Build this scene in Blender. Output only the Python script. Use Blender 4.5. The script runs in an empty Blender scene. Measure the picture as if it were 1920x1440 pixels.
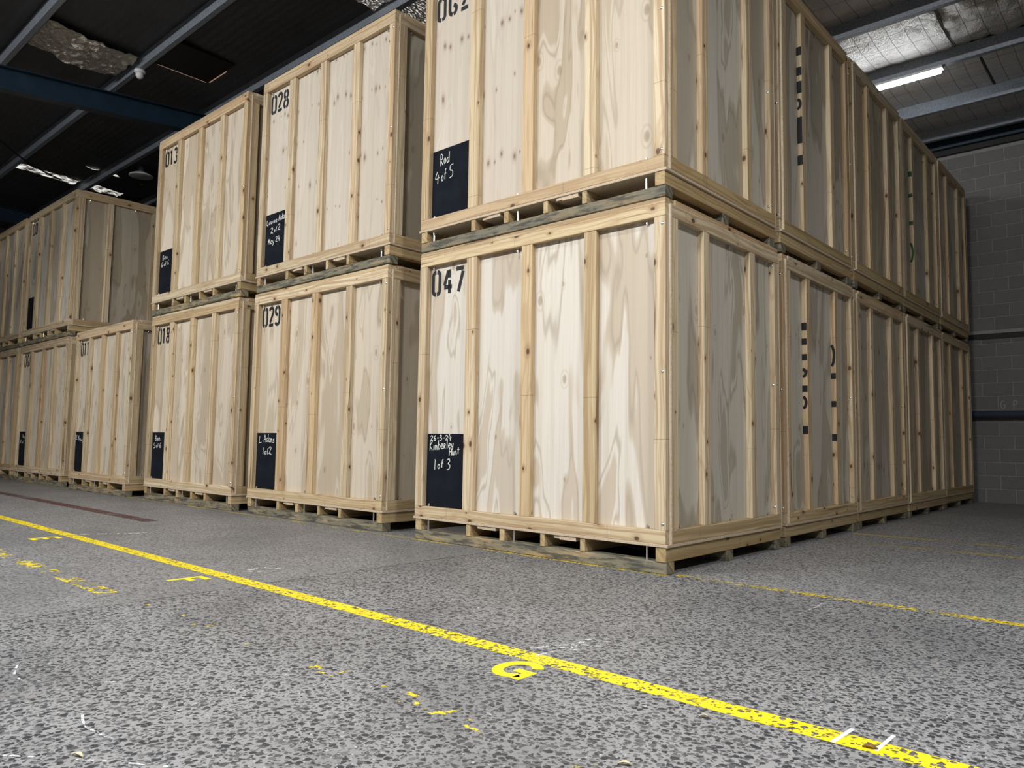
import bpy, bmesh, math, random
from mathutils import Matrix, Vector
random.seed(7)
SC = bpy.context.scene
COL = SC.collection

# ------------------------------------------------------------------ camera
cam_d = bpy.data.cameras.new('camera'); cam = bpy.data.objects.new('camera', cam_d); COL.objects.link(cam)
SC.camera = cam
R_ = Vector((0.74483396, 0.66708662, 0.0147584)); U_ = Vector((0.04050358, -0.06727951, 0.9969117))
F_ = Vector((-0.66601939, 0.74193592, 0.07713146)); CP = Vector((2.2178, -3.8189, 0.7384))
cam.matrix_world = Matrix(((R_.x, U_.x, -F_.x, CP.x), (R_.y, U_.y, -F_.y, CP.y), (R_.z, U_.z, -F_.z, CP.z), (0, 0, 0, 1)))
cam_d.sensor_fit = 'HORIZONTAL'; cam_d.sensor_width = 36.0; cam_d.lens = 1412.76 / 1920 * 36.0
cam_d.clip_start = 0.05; cam_d.clip_end = 100

# ------------------------------------------------------------------ world, lights, exposure
w = bpy.data.worlds.new('world'); SC.world = w; w.use_nodes = True
w.node_tree.nodes['Background'].inputs[0].default_value = (0.6, 0.75, 1.0, 1)
w.node_tree.nodes['Background'].inputs[1].default_value = 0.02
vs = SC.view_settings
vs.view_transform = 'Standard'; vs.look = 'None'; vs.gamma = 1.0; vs.use_curve_mapping = False
vs.exposure = 0.0

def unseen_light(name, x, y, z, power, col=(1.0, 0.995, 0.985), sx=1.2, sy=0.12, rot=(0, 0, 0)):
    l = bpy.data.lights.new(name, 'AREA'); l.shape = 'RECTANGLE'; l.size = sx; l.size_y = sy
    l.energy = power; l.color = col
    o = bpy.data.objects.new(name, l); COL.objects.link(o); o.location = (x, y, z); o.rotation_euler = rot
    return o
# rows of ceiling battens behind and above the viewer (out of frame)
for x, y, p in [(-3.6, -6.3, 370), (0.8, -6.1, 395), (-7.6, -6.8, 270)]:
    unseen_light('batten_light', x, y, 5.5, p, rot=(math.radians(24), 0, 0))  # tilt added to throw more light onto the crate fronts
unseen_light('batten_light', 4.2, -2.7, 5.3, 330)  # unseen fill added on the right to brighten the crate sides

# ------------------------------------------------------------------ node helper
class NT:
    def __init__(self, name):
        self.mat = bpy.data.materials.new(name); self.mat.use_nodes = True
        self.t = self.mat.node_tree; self.t.nodes.clear()
        self.out = self.t.nodes.new('ShaderNodeOutputMaterial')
        self.b = self.t.nodes.new('ShaderNodeBsdfPrincipled')
        self.t.links.new(self.b.outputs[0], self.out.inputs[0])
    def n(self, typ): return self.t.nodes.new(typ)
    def put(self, sock, v):
        if isinstance(v, V): self.t.links.new(v.s, sock)
        elif isinstance(v, bpy.types.NodeSocket): self.t.links.new(v, sock)
        elif v is not None: sock.default_value = v
    def math(self, op, *a, clamp=False):
        n = self.n('ShaderNodeMath'); n.operation = op; n.use_clamp = clamp
        for i, v in enumerate(a): self.put(n.inputs[i], v)
        return V(self, n.outputs[0])
    def obj(self):
        n = self.n('ShaderNodeTexCoord'); s = self.n('ShaderNodeSeparateXYZ'); self.t.links.new(n.outputs['Object'], s.inputs[0])
        return [V(self, s.outputs[i]) for i in range(3)]
    def rnd(self): return V(self, self.n('ShaderNodeObjectInfo').outputs['Random'])
    def vec(self, x, y, z=0.0):
        n = self.n('ShaderNodeCombineXYZ')
        for i, v in enumerate((x, y, z)): self.put(n.inputs[i], v)
        return V(self, n.outputs[0])
    def noise(self, vec, scale=1.0, detail=2.0, rough=0.5, dist=0.0, dim='3D', color=False):
        n = self.n('ShaderNodeTexNoise'); n.noise_dimensions = dim
        self.put(n.inputs['Vector'], vec); n.inputs['Scale'].default_value = scale; n.inputs['Detail'].default_value = detail
        n.inputs['Roughness'].default_value = rough; n.inputs['Distortion'].default_value = dist
        return V(self, n.outputs['Color' if color else 'Fac'])
    def white(self, vec):
        n = self.n('ShaderNodeTexWhiteNoise'); n.noise_dimensions = '3D'; self.put(n.inputs['Vector'], vec)
        s = self.n('ShaderNodeSeparateColor'); self.t.links.new(n.outputs['Color'], s.inputs[0])
        return [V(self, s.outputs[i]) for i in range(3)]
    def voro(self, vec, scale, feature='F1', rand=1.0, dim='2D'):
        n = self.n('ShaderNodeTexVoronoi'); n.voronoi_dimensions = dim; n.feature = feature
        self.put(n.inputs['Vector'], vec); n.inputs['Scale'].default_value = scale; n.inputs['Randomness'].default_value = rand
        return n
    def step(self, v, a, b):          # smoothstep a..b -> 0..1
        n = self.n('ShaderNodeMapRange'); n.interpolation_type = 'SMOOTHSTEP'; n.clamp = True
        self.put(n.inputs[0], v); self.put(n.inputs[1], a); self.put(n.inputs[2], b)
        n.inputs[3].default_value = 0.0; n.inputs[4].default_value = 1.0
        return V(self, n.outputs[0])
    def mix(self, f, a, b, mode='MIX'):
        n = self.n('ShaderNodeMix'); n.data_type = 'RGBA'; n.blend_type = mode; n.clamp_factor = True
        self.put(n.inputs[0], f)
        for i, v in ((6, a), (7, b)):
            if isinstance(v, tuple): v = (*v, 1.0) if len(v) == 3 else v
            self.put(n.inputs[i], v)
        return V(self, n.outputs[2])
    def gray(self, v):
        n = self.n('ShaderNodeCombineColor')
        for i in range(3): self.put(n.inputs[i], v)
        return V(self, n.outputs[0])
    def bump(self, h, strength=0.3, dist=0.01):
        n = self.n('ShaderNodeBump'); n.inputs['Strength'].default_value = strength; n.inputs['Distance'].default_value = dist
        self.put(n.inputs['Height'], h); self.t.links.new(n.outputs[0], self.b.inputs['Normal'])
    def done(self, col, rough=0.6, metal=0.0, spec=0.3):
        if isinstance(col, tuple): col = (*col, 1.0)
        self.put(self.b.inputs['Base Color'], col); self.put(self.b.inputs['Roughness'], rough)
        self.put(self.b.inputs['Metallic'], metal); self.b.inputs['Specular IOR Level'].default_value = spec
        return self.mat
class V:
    def __init__(self, nt, s): self.nt = nt; self.s = s
    def __add__(self, o): return self.nt.math('ADD', self, o)
    __radd__ = __add__
    def __mul__(self, o): return self.nt.math('MULTIPLY', self, o)
    __rmul__ = __mul__
    def __sub__(self, o): return self.nt.math('SUBTRACT', self, o)
    def __rsub__(self, o): return self.nt.math('SUBTRACT', o, self)
    def __truediv__(self, o): return self.nt.math('DIVIDE', self, o)

def knots(nt, h, z, cw, ch, keep, ra, rb, seed, jz=0.3):
    """returns (core 0..1, halo 0..1): elliptical knots on a jittered grid of cells cw x ch"""
    cx = nt.math('FLOOR', h / cw); cz = nt.math('FLOOR', z / ch)
    r = nt.white(nt.vec(cx, cz, seed))
    px = (cx + (0.3 + r[0] * 0.4)) * cw; pz = (cz + (0.5 - jz * 0.5 + r[1] * jz)) * ch
    dx = (h - px) / ra; dz = (z - pz) / rb
    d = nt.math('SQRT', dx * dx + dz * dz)
    size = nt.step(r[2], 1.0 - keep, 1.0) * 0.75 + 0.35
    on = nt.math('GREATER_THAN', r[2], 1.0 - keep)
    d = d / size
    return on * (1.0 - nt.step(d, 0.55, 1.1)), on * (1.0 - nt.step(d, 0.7, 3.2)), d

def mat_ply(name, base, dark, fig, contour, kn=None, tint=(0.30, 0.2, 0.12)):
    nt = NT(name); x, y, z = nt.obj(); r = nt.rnd()
    h0 = x + y; h = h0 + r * 17.0; zz = z + nt.math('FRACT', r * 7.3) * 31.0
    big = nt.noise(nt.vec(h * 2.9, zz * 0.5, r * 5.0), 1.0, 2.6, 0.55, 0.5)
    c = nt.math('PINGPONG', big * contour, 1.0)
    line = nt.step(c, 0.0, 0.2)
    patch = nt.step(nt.math('PINGPONG', big * contour * 0.5 + 0.3, 1.0), 0.45, 0.6)
    broad = nt.noise(nt.vec(h * 1.4, zz * 0.3, 3.0), 1.0, 1.0)
    fibre = nt.noise(nt.vec(h * 130, zz * 1.8, 1.0), 1.0, 2.0, 0.6)
    band = nt.noise(nt.vec(h * 26, zz * 0.35, 8.0), 1.0, 3.0, 0.6)
    col = nt.mix(patch * fig, base, dark)
    col = nt.mix((1.0 - line) * (fig * 0.75), col, tuple(v * 0.72 for v in dark))
    col = nt.mix(nt.step(band, 0.45, 0.75) * 0.35, col, tuple(v * 0.8 for v in dark))
    col = nt.mix(nt.step(fibre, 0.35, 0.8) * 0.22, col, tuple(v * 0.75 for v in dark))
    col = nt.mix(nt.step(broad, 0.3, 0.7) * 0.25, col, tuple(min(1, v * 1.08) for v in base))
    if kn:
        row = zz + nt.math('SINE', h * 7.0) * 0.025 + h * 0.06 + nt.math('SINE', zz * 3.1) * 0.09
        k1, h1, d1 = knots(nt, h, row, kn['cw'], kn['ch'], kn['keep'], kn['ra'], kn['rb'], 2.0, 0.13)
        col = nt.mix(h1 * 0.35, col, tint)
        ring = nt.step(nt.math('PINGPONG', d1 * 1.6, 1.0), 0.0, 0.5)
        col = nt.mix(h1 * (1.0 - ring) * 0.45, col, tint)
        col = nt.mix(k1 * 0.75, col, tuple(v * 0.55 for v in tint))
    else:
        k1, h1, d1 = knots(nt, h, zz, 0.21, 0.6, 0.5, 0.022, 0.04, 4.0, 0.5)
        ring = nt.step(nt.math('PINGPONG', d1 * 1.2, 1.0), 0.0, 0.45)
        col = nt.mix(h1 * (1.0 - ring) * 0.6, col, dark)
        col = nt.mix(k1 * 0.55, col, tint)
    tone = 0.9 + r * 0.16
    col = nt.mix(1.0, col, nt.gray(tone), 'MULTIPLY')
    nt.bump(fibre, 0.12, 0.002)
    return nt.done(col, 0.62, 0.0, 0.25)

def mat_timber(name, axis, pal, weather=0.0):
    nt = NT(name); c = nt.obj(); r = nt.rnd(); r2 = nt.math('FRACT', r * 91.7); r3 = nt.math('FRACT', r * 37.1)
    a = c[axis] + r2 * 23.0
    o = [c[i] for i in range(3) if i != axis]
    q = o[0] + o[1] + r * 3.0; q2 = o[0] - o[1]
    warp = nt.noise(nt.vec(a * 1.3, q * 5.0, r * 9.0), 1.0, 1.5) * 0.085
    k, hl, d = knots(nt, a, q, 0.27, 0.075, 0.24, 0.024, 0.016, r3 * 50.0, 0.6)
    qq = q + warp + hl * 0.012
    rings = nt.noise(nt.vec(a * 0.35, qq * 48, q2 * 12), 1.0, 2.0, 0.55)
    ray = nt.noise(nt.vec(a * 3.0, qq * 210, q2 * 30), 1.0, 1.0, 0.5)
    base = nt.mix(nt.step(r, 0.15, 0.7), pal[0], pal[1])
    base = nt.mix(nt.step(r3, 0.72, 0.95) * 0.7, base, pal[2])
    dark = nt.mix(0.75, base, pal[3])
    fl = nt.math('PINGPONG', nt.noise(nt.vec(a * 0.9, qq * 9.0, q2 * 4), 1.0, 1.5, 0.5, 0.4) * 11.0, 1.0)
    col = nt.mix(nt.step(rings, 0.40, 0.64) * 0.82, base, dark)
    col = nt.mix((1.0 - nt.step(fl, 0.0, 0.4)) * 0.45, col, dark)
    col = nt.mix(nt.step(ray, 0.45, 0.8) * 0.25, col, dark)
    blot = nt.noise(nt.vec(a * 1.1, q * 4, 4.0), 1.0, 2.0)
    col = nt.mix(nt.step(blot, 0.55, 0.8) * 0.3, col, pal[3])
    strk = nt.noise(nt.vec(a * 0.8, qq * 24, r3 * 7.0), 1.0, 2.0, 0.5)
    col = nt.mix(nt.step(strk, 0.66, 0.74) * 0.8, col, tuple(v * 0.55 for v in pal[3]))
    jn = 1.0 - nt.step(nt.math('PINGPONG', a + r * 3.0, 0.71), 0.0008, 0.002)
    col = nt.mix(jn * 0.55, col, (0.05, 0.03, 0.02))
    col = nt.mix(hl * 0.45, col, pal[3])
    col = nt.mix(k * 0.85, col, (0.06, 0.028, 0.015))
    if weather:
        g = nt.noise(nt.vec(a * 2.2, q * 9, 7.0), 1.0, 4.0, 0.65)
        g2 = nt.noise(nt.vec(a * 5.0, q * 30, 2.0), 1.0, 3.0, 0.7)
        col = nt.mix(nt.step(g, 0.26, 0.56) * weather, col, (0.185, 0.18, 0.135))
        col = nt.mix(nt.step(g2, 0.43, 0.62) * weather * 0.95, col, (0.055, 0.057, 0.05))
    col = nt.mix(1.0, col, nt.gray(0.86 + r2 * 0.22), 'MULTIPLY')
    nt.bump(rings, 0.2 + weather * 0.5, 0.002)
    return nt.done(col, 0.6, 0.0, 0.25)

PINE = [(0.60, 0.485, 0.30), (0.66, 0.56, 0.39), (0.57, 0.42, 0.262), (0.33, 0.19, 0.09)]
PINE_G = [(0.50, 0.385, 0.20), (0.57, 0.45, 0.265), (0.47, 0.33, 0.18), (0.28, 0.17, 0.075)]
M = {}
M['ply_flame'] = mat_ply('plywood_flame', (0.70, 0.655, 0.58), (0.53, 0.445, 0.34), 0.95, 13.0)
M['ply_plain'] = mat_ply('plywood_plain', (0.64, 0.562, 0.452), (0.46, 0.37, 0.26), 0.75, 15.0)
M['ply_knot'] = mat_ply('plywood_knotty', (0.645, 0.58, 0.49), (0.48, 0.395, 0.30), 0.28, 10.0,
                        dict(cw=0.062, ch=0.43, keep=0.55, ra=0.012, rb=0.021))
M['ply_grey'] = mat_ply('plywood_greyed', (0.57, 0.53, 0.45), (0.37, 0.32, 0.245), 0.9, 13.0)
M['ply_gknot'] = mat_ply('plywood_grey_knotty', (0.51, 0.47, 0.40), (0.34, 0.29, 0.22), 0.6, 12.0, dict(cw=0.075, ch=0.5, keep=0.5, ra=0.012, rb=0.03), (0.22, 0.16, 0.11))
M['ply_dark'] = mat_ply('plywood_aged', (0.47, 0.41, 0.32), (0.31, 0.25, 0.17), 0.7, 12.0)
for i, a in enumerate('xyz'):
    M['tim_' + a] = mat_timber('pine_' + a, i, PINE)
    M['grn_' + a] = mat_timber('treated_pine_' + a, i, PINE_G)
    M['wet_' + a] = mat_timber('weathered_pine_' + a, i, PINE_G, 0.9)

def mat_simple(name, col, rough=0.5, metal=0.0, spec=0.4, var=0.0, scale=20.0):
    nt = NT(name)
    if var:
        x, y, z = nt.obj(); n = nt.noise(nt.vec(x, y, z), scale, 3.0, 0.6)
        c = nt.mix(nt.step(n, 0.3, 0.7), tuple(v * (1 - var) for v in col), tuple(min(1, v * (1 + var)) for v in col))
        return nt.done(c, rough, metal, spec)
    return nt.done(col, rough, metal, spec)
M['board'] = mat_simple('chalkboard_paint', (0.0075, 0.010, 0.0155), 0.85, 0, 0.12, 0.2, 6.0)
M['chalk'] = mat_simple('chalk', (0.75, 0.75, 0.72), 0.9)
M['stencil'] = mat_simple('stencil_paint', (0.008, 0.009, 0.012), 0.6)
M['green'] = mat_simple('green_paint', (0.01, 0.075, 0.025), 0.6)
M['zinc'] = mat_simple('zinc_plated_steel', (0.72, 0.72, 0.72), 0.3, 0.9)
M['galv'] = mat_simple('galvanised_steel', (0.27, 0.30, 0.345), 0.5, 0.4, 0.4, 0.2, 55.0)
M['bluesteel'] = mat_simple('blue_painted_steel', (0.010, 0.027, 0.048), 0.45, 0.0, 0.4, 0.15, 5.0)
M['pipe'] = mat_simple('blue_grey_pipe', (0.05, 0.065, 0.10), 0.4, 0.0, 0.4)
M['white'] = mat_simple('white_plastic', (0.7, 0.7, 0.7), 0.4)
M['black'] = mat_simple('black_rubber', (0.01, 0.01, 0.01), 0.6)
M['leaf'] = mat_simple('dry_leaf', (0.62, 0.56, 0.38), 0.7, 0, 0.2, 0.15, 90.0)
M['leafb'] = mat_simple('brown_leaf', (0.23, 0.12, 0.06), 0.7, 0, 0.2, 0.2, 90.0)
M['deck'] = mat_simple('particleboard_edge', (0.53, 0.43, 0.31), 0.7, 0, 0.2, 0.12, 60.0)
def mat_emit(name, col, s):
    nt = NT(name); nt.put(nt.b.inputs['Emission Color'], (*col, 1)); nt.b.inputs['Emission Strength'].default_value = s
    return nt.done((0.8, 0.8, 0.8), 0.5)
M['tube'] = mat_emit('lit_tube', (0.92, 0.96, 1.0), 28.0)
def mat_sky(name, sc, lo_):
    nt = NT(name); x, y, z = nt.obj()
    n = nt.noise(nt.vec(x * 2, y * 0.7, 0.0), sc, 3.0, 0.6)
    nt.put(nt.b.inputs['Emission Color'], (1.0, 0.96, 0.9, 1)); nt.put(nt.b.inputs['Emission Strength'], nt.step(n, lo_, lo_ + 0.18) * 0.9 + 0.1 * (0.55 - lo_))
    return nt.done((0.5, 0.48, 0.45), 0.5)
M['skylight'] = mat_sky('skylight_sheet', 9.0, 0.42)
M['skylight_torn'] = mat_sky('torn_skylight_sheet', 26.0, 0.5)  # speckled glow imitates glints on crumpled foil
M['slit'] = mat_emit('daylight_slit', (1.0, 0.55, 0.35), 0.25)

def stones(nt, p):
    """masks of the dark pebbles exposed in the ground concrete: list of (mask, shade)"""
    wob = nt.noise(p, 46.0, 2.0, 0.5, 0.0, '2D', True)
    n = nt.n('ShaderNodeVectorMath'); n.operation = 'MULTIPLY_ADD'
    nt.put(n.inputs[0], wob); n.inputs[1].default_value = (0.017, 0.017, 0.0); nt.put(n.inputs[2], p)
    q = V(nt, n.outputs[0]); out = []
    for sc, a0, th, keep in ((45.0, 0.22, 0.28, 0.12), (84.0, 0.22, 0.25, 0.2)):
        cid = nt.voro(q, sc, 'F1', 0.9)
        sp = nt.n('ShaderNodeSeparateColor'); nt.t.links.new(cid.outputs['Color'], sp.inputs[0])
        c1, c2, c3 = (V(nt, sp.outputs[k]) for k in range(3))
        m = nt.step((a0 + c3 * th) - V(nt, cid.outputs['Distance']), 0.0, 0.05) * nt.math('GREATER_THAN', c1, keep)
        out.append((m, c2))
    return out
def mat_floor(name, exposed, cement, stain):
    nt = NT(name); x, y, z = nt.obj()
    p = nt.vec(x, y, 0.0)
    macro = nt.noise(p, 0.9, 4.0, 0.6, 0.3, '2D'); mid = nt.noise(p, 5.0, 4.0, 0.65, 0.2, '2D')
    fine = nt.noise(p, 170.0, 2.0, 0.7, 0.0, '2D')
    cem = nt.mix(nt.step(macro, 0.4, 0.7) * stain, cement, tuple(v * 0.5 for v in cement))
    cem = nt.mix(nt.step(mid, 0.45, 0.75) * 0.35, cem, tuple(v * 0.66 for v in cement))
    cem = nt.mix(nt.step(fine, 0.4, 0.75) * 0.35, cem, tuple(v * 0.6 for v in cement))
    film = nt.step(mid * 0.6 + macro * 0.6, 0.5, 0.8) * (1 - exposed)
    for k, (m, sh) in enumerate(stones(nt, p)):
        scol = nt.mix(nt.step(sh, 0.3, 1.0), (0.026, 0.028, 0.034), (0.14, 0.14, 0.145))
        cem = nt.mix(m * (exposed * (0.95, 0.8)[k]) * (1.0 - film * 0.7), cem, scol)
    spk = nt.noise(p, 60.0, 3.0, 0.6, 0.0, '2D'); spm = nt.noise(p, 2.2, 3.0, 0.6, 0.0, '2D')
    cem = nt.mix(nt.step(spk, 0.66, 0.74) * nt.step(spm, 0.42, 0.62) * 0.75, cem, (0.6, 0.6, 0.6))
    nt.bump(fine + spk * 0.5, 0.12, 0.002)
    return nt.done(cem, 0.5, 0.0, 0.35)
M['floor_near'] = mat_floor('exposed_aggregate_concrete', 1.0, (0.285, 0.286, 0.288), 0.7)
M['floor_left'] = mat_floor('worn_concrete_left', 0.72, (0.27, 0.27, 0.27), 0.5)
M['floor_back'] = mat_floor('worn_concrete_back', 0.8, (0.32, 0.32, 0.32), 0.5)

def mat_paint(name, col, wear, scale=60.0, big=4.0, worn_stones=0.0):
    nt = NT(name); x, y, z = nt.obj(); p = nt.vec(x, y, 0.0)
    n = nt.noise(p, scale, 3.0, 0.65, 0.0, '2D'); b = nt.noise(p, big, 3.0, 0.6, 0.0, '2D')
    keep = nt.step(n * 0.55 + b * 0.45, wear, wear + 0.04)
    if worn_stones:
        st = stones(nt, p); sel = nt.step(b, 0.34, 0.5)
        for k, (m, sh) in enumerate(st):
            keep = keep * (1.0 - m * nt.math('GREATER_THAN', sh, 1.0 - worn_stones * (1.0, 0.6)[k]) * sel)
    tr = nt.n('ShaderNodeBsdfTransparent'); mx = nt.n('ShaderNodeMixShader')
    nt.put(mx.inputs[0], keep); nt.t.links.new(tr.outputs[0], mx.inputs[1]); nt.t.links.new(nt.b.outputs[0], mx.inputs[2])
    nt.t.links.new(mx.outputs[0], nt.out.inputs[0])
    v = nt.noise(p, 14.0, 2.0, 0.5, 0.0, '2D')
    c = nt.mix(nt.step(v, 0.3, 0.7) * 0.4, col, tuple(k * 0.76 for k in col))
    return nt.done(c, 0.5, 0.0, 0.3)
YEL = (0.86, 0.68, 0.02)
M['yellow'] = mat_paint('yellow_floor_paint', YEL, 0.36, 75.0, 5.0, 0.5)
M['yellow_new'] = mat_paint('yellow_letter_paint', (0.86, 0.72, 0.02), 0.2, 75.0, 5.0)
M['yellow_mid'] = mat_paint('yellow_patchy_paint', (0.74, 0.56, 0.03), 0.49, 50.0, 2.2, 0.5)
M['yellow_old'] = mat_paint('yellow_worn_paint', (0.76, 0.60, 0.04), 0.60, 20.0, 2.6)
M['yellow_flaky'] = mat_paint('yellow_flaky_paint', (0.76, 0.60, 0.04), 0.535, 22.0, 3.0)
M['yellow_dull'] = mat_paint('yellow_dull_paint', (0.50, 0.40, 0.08), 0.46, 50.0, 2.0)
M['red'] = mat_paint('maroon_floor_paint', (0.10, 0.04, 0.04), 0.45, 60.0, 3.0)
M['scuff'] = mat_paint('chalky_scuff', (0.62, 0.63, 0.64), 0.50, 55.0, 14.0)
M['tape'] = mat_paint('white_tape', (0.72, 0.73, 0.75), 0.30, 120.0, 30.0)

def mat_block():
    nt = NT('concrete_block'); x, y, z = nt.obj(); r = nt.rnd()
    n = nt.noise(nt.vec(x + r * 9, y, z + r * 5), 45.0, 4.0, 0.7); m = nt.noise(nt.vec(x + r * 3, z, r), 7.0, 3.0, 0.6)
    c = nt.mix(r, (0.165, 0.162, 0.157), (0.19, 0.187, 0.18))
    c = nt.mix(nt.step(n, 0.35, 0.75) * 0.4, c, (0.115, 0.112, 0.11)); c = nt.mix(nt.step(m, 0.5, 0.8) * 0.3, c, (0.235, 0.23, 0.22))
    nt.bump(n, 0.4, 0.004)
    return nt.done(c, 0.85, 0, 0.2)
M['block'] = mat_block()
M['mortar'] = mat_simple('mortar', (0.30, 0.295, 0.285), 0.9, 0, 0.2, 0.12, 30.0)
M['plaster'] = mat_simple('grey_wall', (0.22, 0.21, 0.20), 0.9, 0, 0.2, 0.1, 3.0)

def mat_foil(name, col, rough, metal, dusty):
    nt = NT(name); x, y, z = nt.obj()
    cr = nt.noise(nt.vec(x, y, 0.0), 9.0, 5.0, 0.65, 0.6); cr2 = nt.noise(nt.vec(x * 3, y, 0.0), 26.0, 3.0, 0.6, 0.4)
    dirt = nt.noise(nt.vec(x, y, 1.0), 2.0, 4.0, 0.6)
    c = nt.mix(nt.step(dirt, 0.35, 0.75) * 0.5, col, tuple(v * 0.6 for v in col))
    if dusty:
        hgt = cr * 0.5 + nt.math('SINE', y * 62.0 + cr * 6.0) * 0.25
        nt.bump(hgt, 0.5, 0.03)
    else:
        gx = nt.math('PINGPONG', x, 0.0875); gy = nt.math('PINGPONG', y + cr * 0.02, 0.155)   # cords of the safety mesh
        line = 1.0 - nt.step(nt.math('MINIMUM', gx, gy), 0.002, 0.006)
        c = nt.mix(line * 0.75, c, tuple(v * 0.12 for v in col))
        nt.bump(cr + cr2 * 0.6, 0.9, 0.035)
    return nt.done(c, rough, metal, 0.5)
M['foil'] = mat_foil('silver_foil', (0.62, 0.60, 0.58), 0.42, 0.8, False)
M['foil_dull'] = mat_foil('dusty_foil', (0.066, 0.066, 0.070), 0.7, 0.2, True)  # base colour darkened to stand in for the unlit left roof
def mat_crinkle():
    nt = NT('crinkled_foil'); x, y, z = nt.obj()
    cr = nt.noise(nt.vec(x, y, z), 14.0, 5.0, 0.7, 0.8)
    nt.bump(cr, 1.0, 0.05)
    return nt.done((0.62, 0.57, 0.49), 0.33, 0.8, 0.5)
M['crinkle'] = mat_crinkle()

# ------------------------------------------------------------------ mesh helpers
def link_mesh(name, me, mat, parent=None):
    o = bpy.data.objects.new(name, me); COL.objects.link(o)
    if not me.materials: me.materials.append(mat)
    if parent: o.parent = parent
    return o
def bm_mesh(bm, name='mesh', smooth=False):
    me = bpy.data.meshes.new(name)
    bm.normal_update(); bm.to_mesh(me); bm.free()
    if smooth:
        for p in me.polygons: p.use_smooth = True
    return me
def add_box(bm, x0, x1, y0, y1, z0, z1):
    v = [bm.verts.new(c) for c in ((x0, y0, z0), (x1, y0, z0), (x1, y1, z0), (x0, y1, z0), (x0, y0, z1), (x1, y0, z1), (x1, y1, z1), (x0, y1, z1))]
    fs = [bm.faces.new([v[i] for i in f]) for f in ((3, 2, 1, 0), (4, 5, 6, 7), (0, 1, 5, 4), (1, 2, 6, 5), (2, 3, 7, 6), (3, 0, 4, 7))]
    return v, fs
def box(name, x0, x1, y0, y1, z0, z1, mat, parent=None, bev=0.0025):
    bm = bmesh.new(); add_box(bm, x0, x1, y0, y1, z0, z1)
    if bev: bmesh.ops.bevel(bm, geom=bm.edges[:], offset=bev, segments=1, profile=0.5, affect='EDGES')
    return link_mesh(name, bm_mesh(bm, name), mat, parent)
def thing(name, label, cat, loc=(0, 0, 0), rz=0.0, group=None):
    o = bpy.data.objects.new(name, None); COL.objects.link(o); o.empty_display_size = 0.2
    o.location = loc; o.rotation_euler = (0, 0, rz); o['label'] = label; o['category'] = cat
    if group: o['group'] = group
    return o
def tag(o, label, cat, group=None):
    o['label'] = label; o['category'] = cat
    if group: o['group'] = group
    return o
def smooth_line(pts, n=5):
    if len(pts) < 3: return [Vector(p) for p in pts]
    P = [Vector(p) for p in pts]; closed = (P[0] - P[-1]).length < 1e-6
    out = []
    for i in range(len(P) - 1):
        p0 = P[i - 1] if i > 0 else (P[-2] if closed else P[0]); p1, p2 = P[i], P[i + 1]
        p3 = P[i + 2] if i + 2 < len(P) else (P[1] if closed else P[-1])
        for k in range(n):
            t = k / n
            out.append(0.5 * ((2 * p1) + (p2 - p0) * t + (2 * p0 - 5 * p1 + 4 * p2 - p3) * t * t + (3 * p1 - p0 - 3 * p2 + p3) * t ** 3))
    out.append(P[-1]); return out
def ribbon(bm, pts, wd, mp, th=0.0006, curve=True, cap=0.0):
    """flat stroke of width wd; mp maps (u,v,height) to 3d; th = thickness"""
    L = smooth_line(pts) if curve else [Vector(p) for p in pts]
    n = len(L); rows = []
    for i, p in enumerate(L):
        a = L[max(0, i - 1)]; b = L[min(n - 1, i + 1)]; d = (b - a)
        if d.length < 1e-9: d = Vector((1, 0))
        d.normalize(); nn = Vector((-d.y, d.x)) * wd * 0.5
        if i == 0: p = p - d * cap
        if i == n - 1: p = p + d * cap
        rows.append([bm.verts.new(mp(p.x + s * nn.x, p.y + s * nn.y, h)) for s, h in ((1, 0), (1, th), (-1, th), (-1, 0))])
    for i in range(n - 1):
        for k in range(4):
            a, b = k, (k + 1) % 4
            bm.faces.new((rows[i][a], rows[i][b], rows[i + 1][b], rows[i + 1][a]))
    bm.faces.new(rows[0]); bm.faces.new(rows[-1][::-1])

# ---- stencil digits: filled strokes with stencil breaks, unit box 0..1 wide, 0..1.9 high (stroke .3)
def arc(cx, cy, rx, ry, a0, a1, n=7):
    return [(cx + rx * math.cos(math.radians(a0 + (a1 - a0) * i / n)), cy + ry * math.sin(math.radians(a0 + (a1 - a0) * i / n))) for i in range(n + 1)]
SD = {
 '0': [arc(.5, 1.5, .36, .26, 98, 180) + arc(.5, .4, .36, .26, 180, 262), arc(.5, .4, .36, .26, 278, 360) + arc(.5, 1.5, .36, .26, 0, 82)],
 '1': [[(.5, .12), (.5, 1.78)], [(.22, 1.5), (.44, 1.72)]],
 '2': [arc(.5, 1.42, .36, .34, 165, -20) + [(.72, 1.08), (.3, .42)], [(.12, .16), (.88, .16)]],
 '3': [arc(.46, 1.4, .36, .36, 150, -60), arc(.46, .52, .38, .4, 70, -150)],
 '4': [[(.66, .1), (.66, 1.05)], [(.66, 1.2), (.66, 1.78)], [(.52, 1.72), (.12, .7)], [(.08, .55), (.92, .55)]],
 '6': [arc(.5, 1.4, .36, .36, 60, 180) + arc(.5, .48, .36, .34, 180, 262), arc(.5, .48, .36, .34, 278, 450 - 8)],
 '7': [[(.1, 1.72), (.9, 1.72)], [(.82, 1.5), (.36, .1)]],
 '8': [arc(.5, 1.38, .32, .36, 98, 262), arc(.5, 1.38, .32, .36, 82, -82), arc(.5, .5, .36, .38, 98, 262), arc(.5, .5, .36, .38, 82, -82)],
 '9': [arc(.5, .48, .36, .34, 200, 360)[::1] + [(.86, 1.4)] + arc(.5, 1.4, .36, .36, 0, 82), arc(.5, 1.4, .36, .36, 98, 280)],
}
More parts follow.
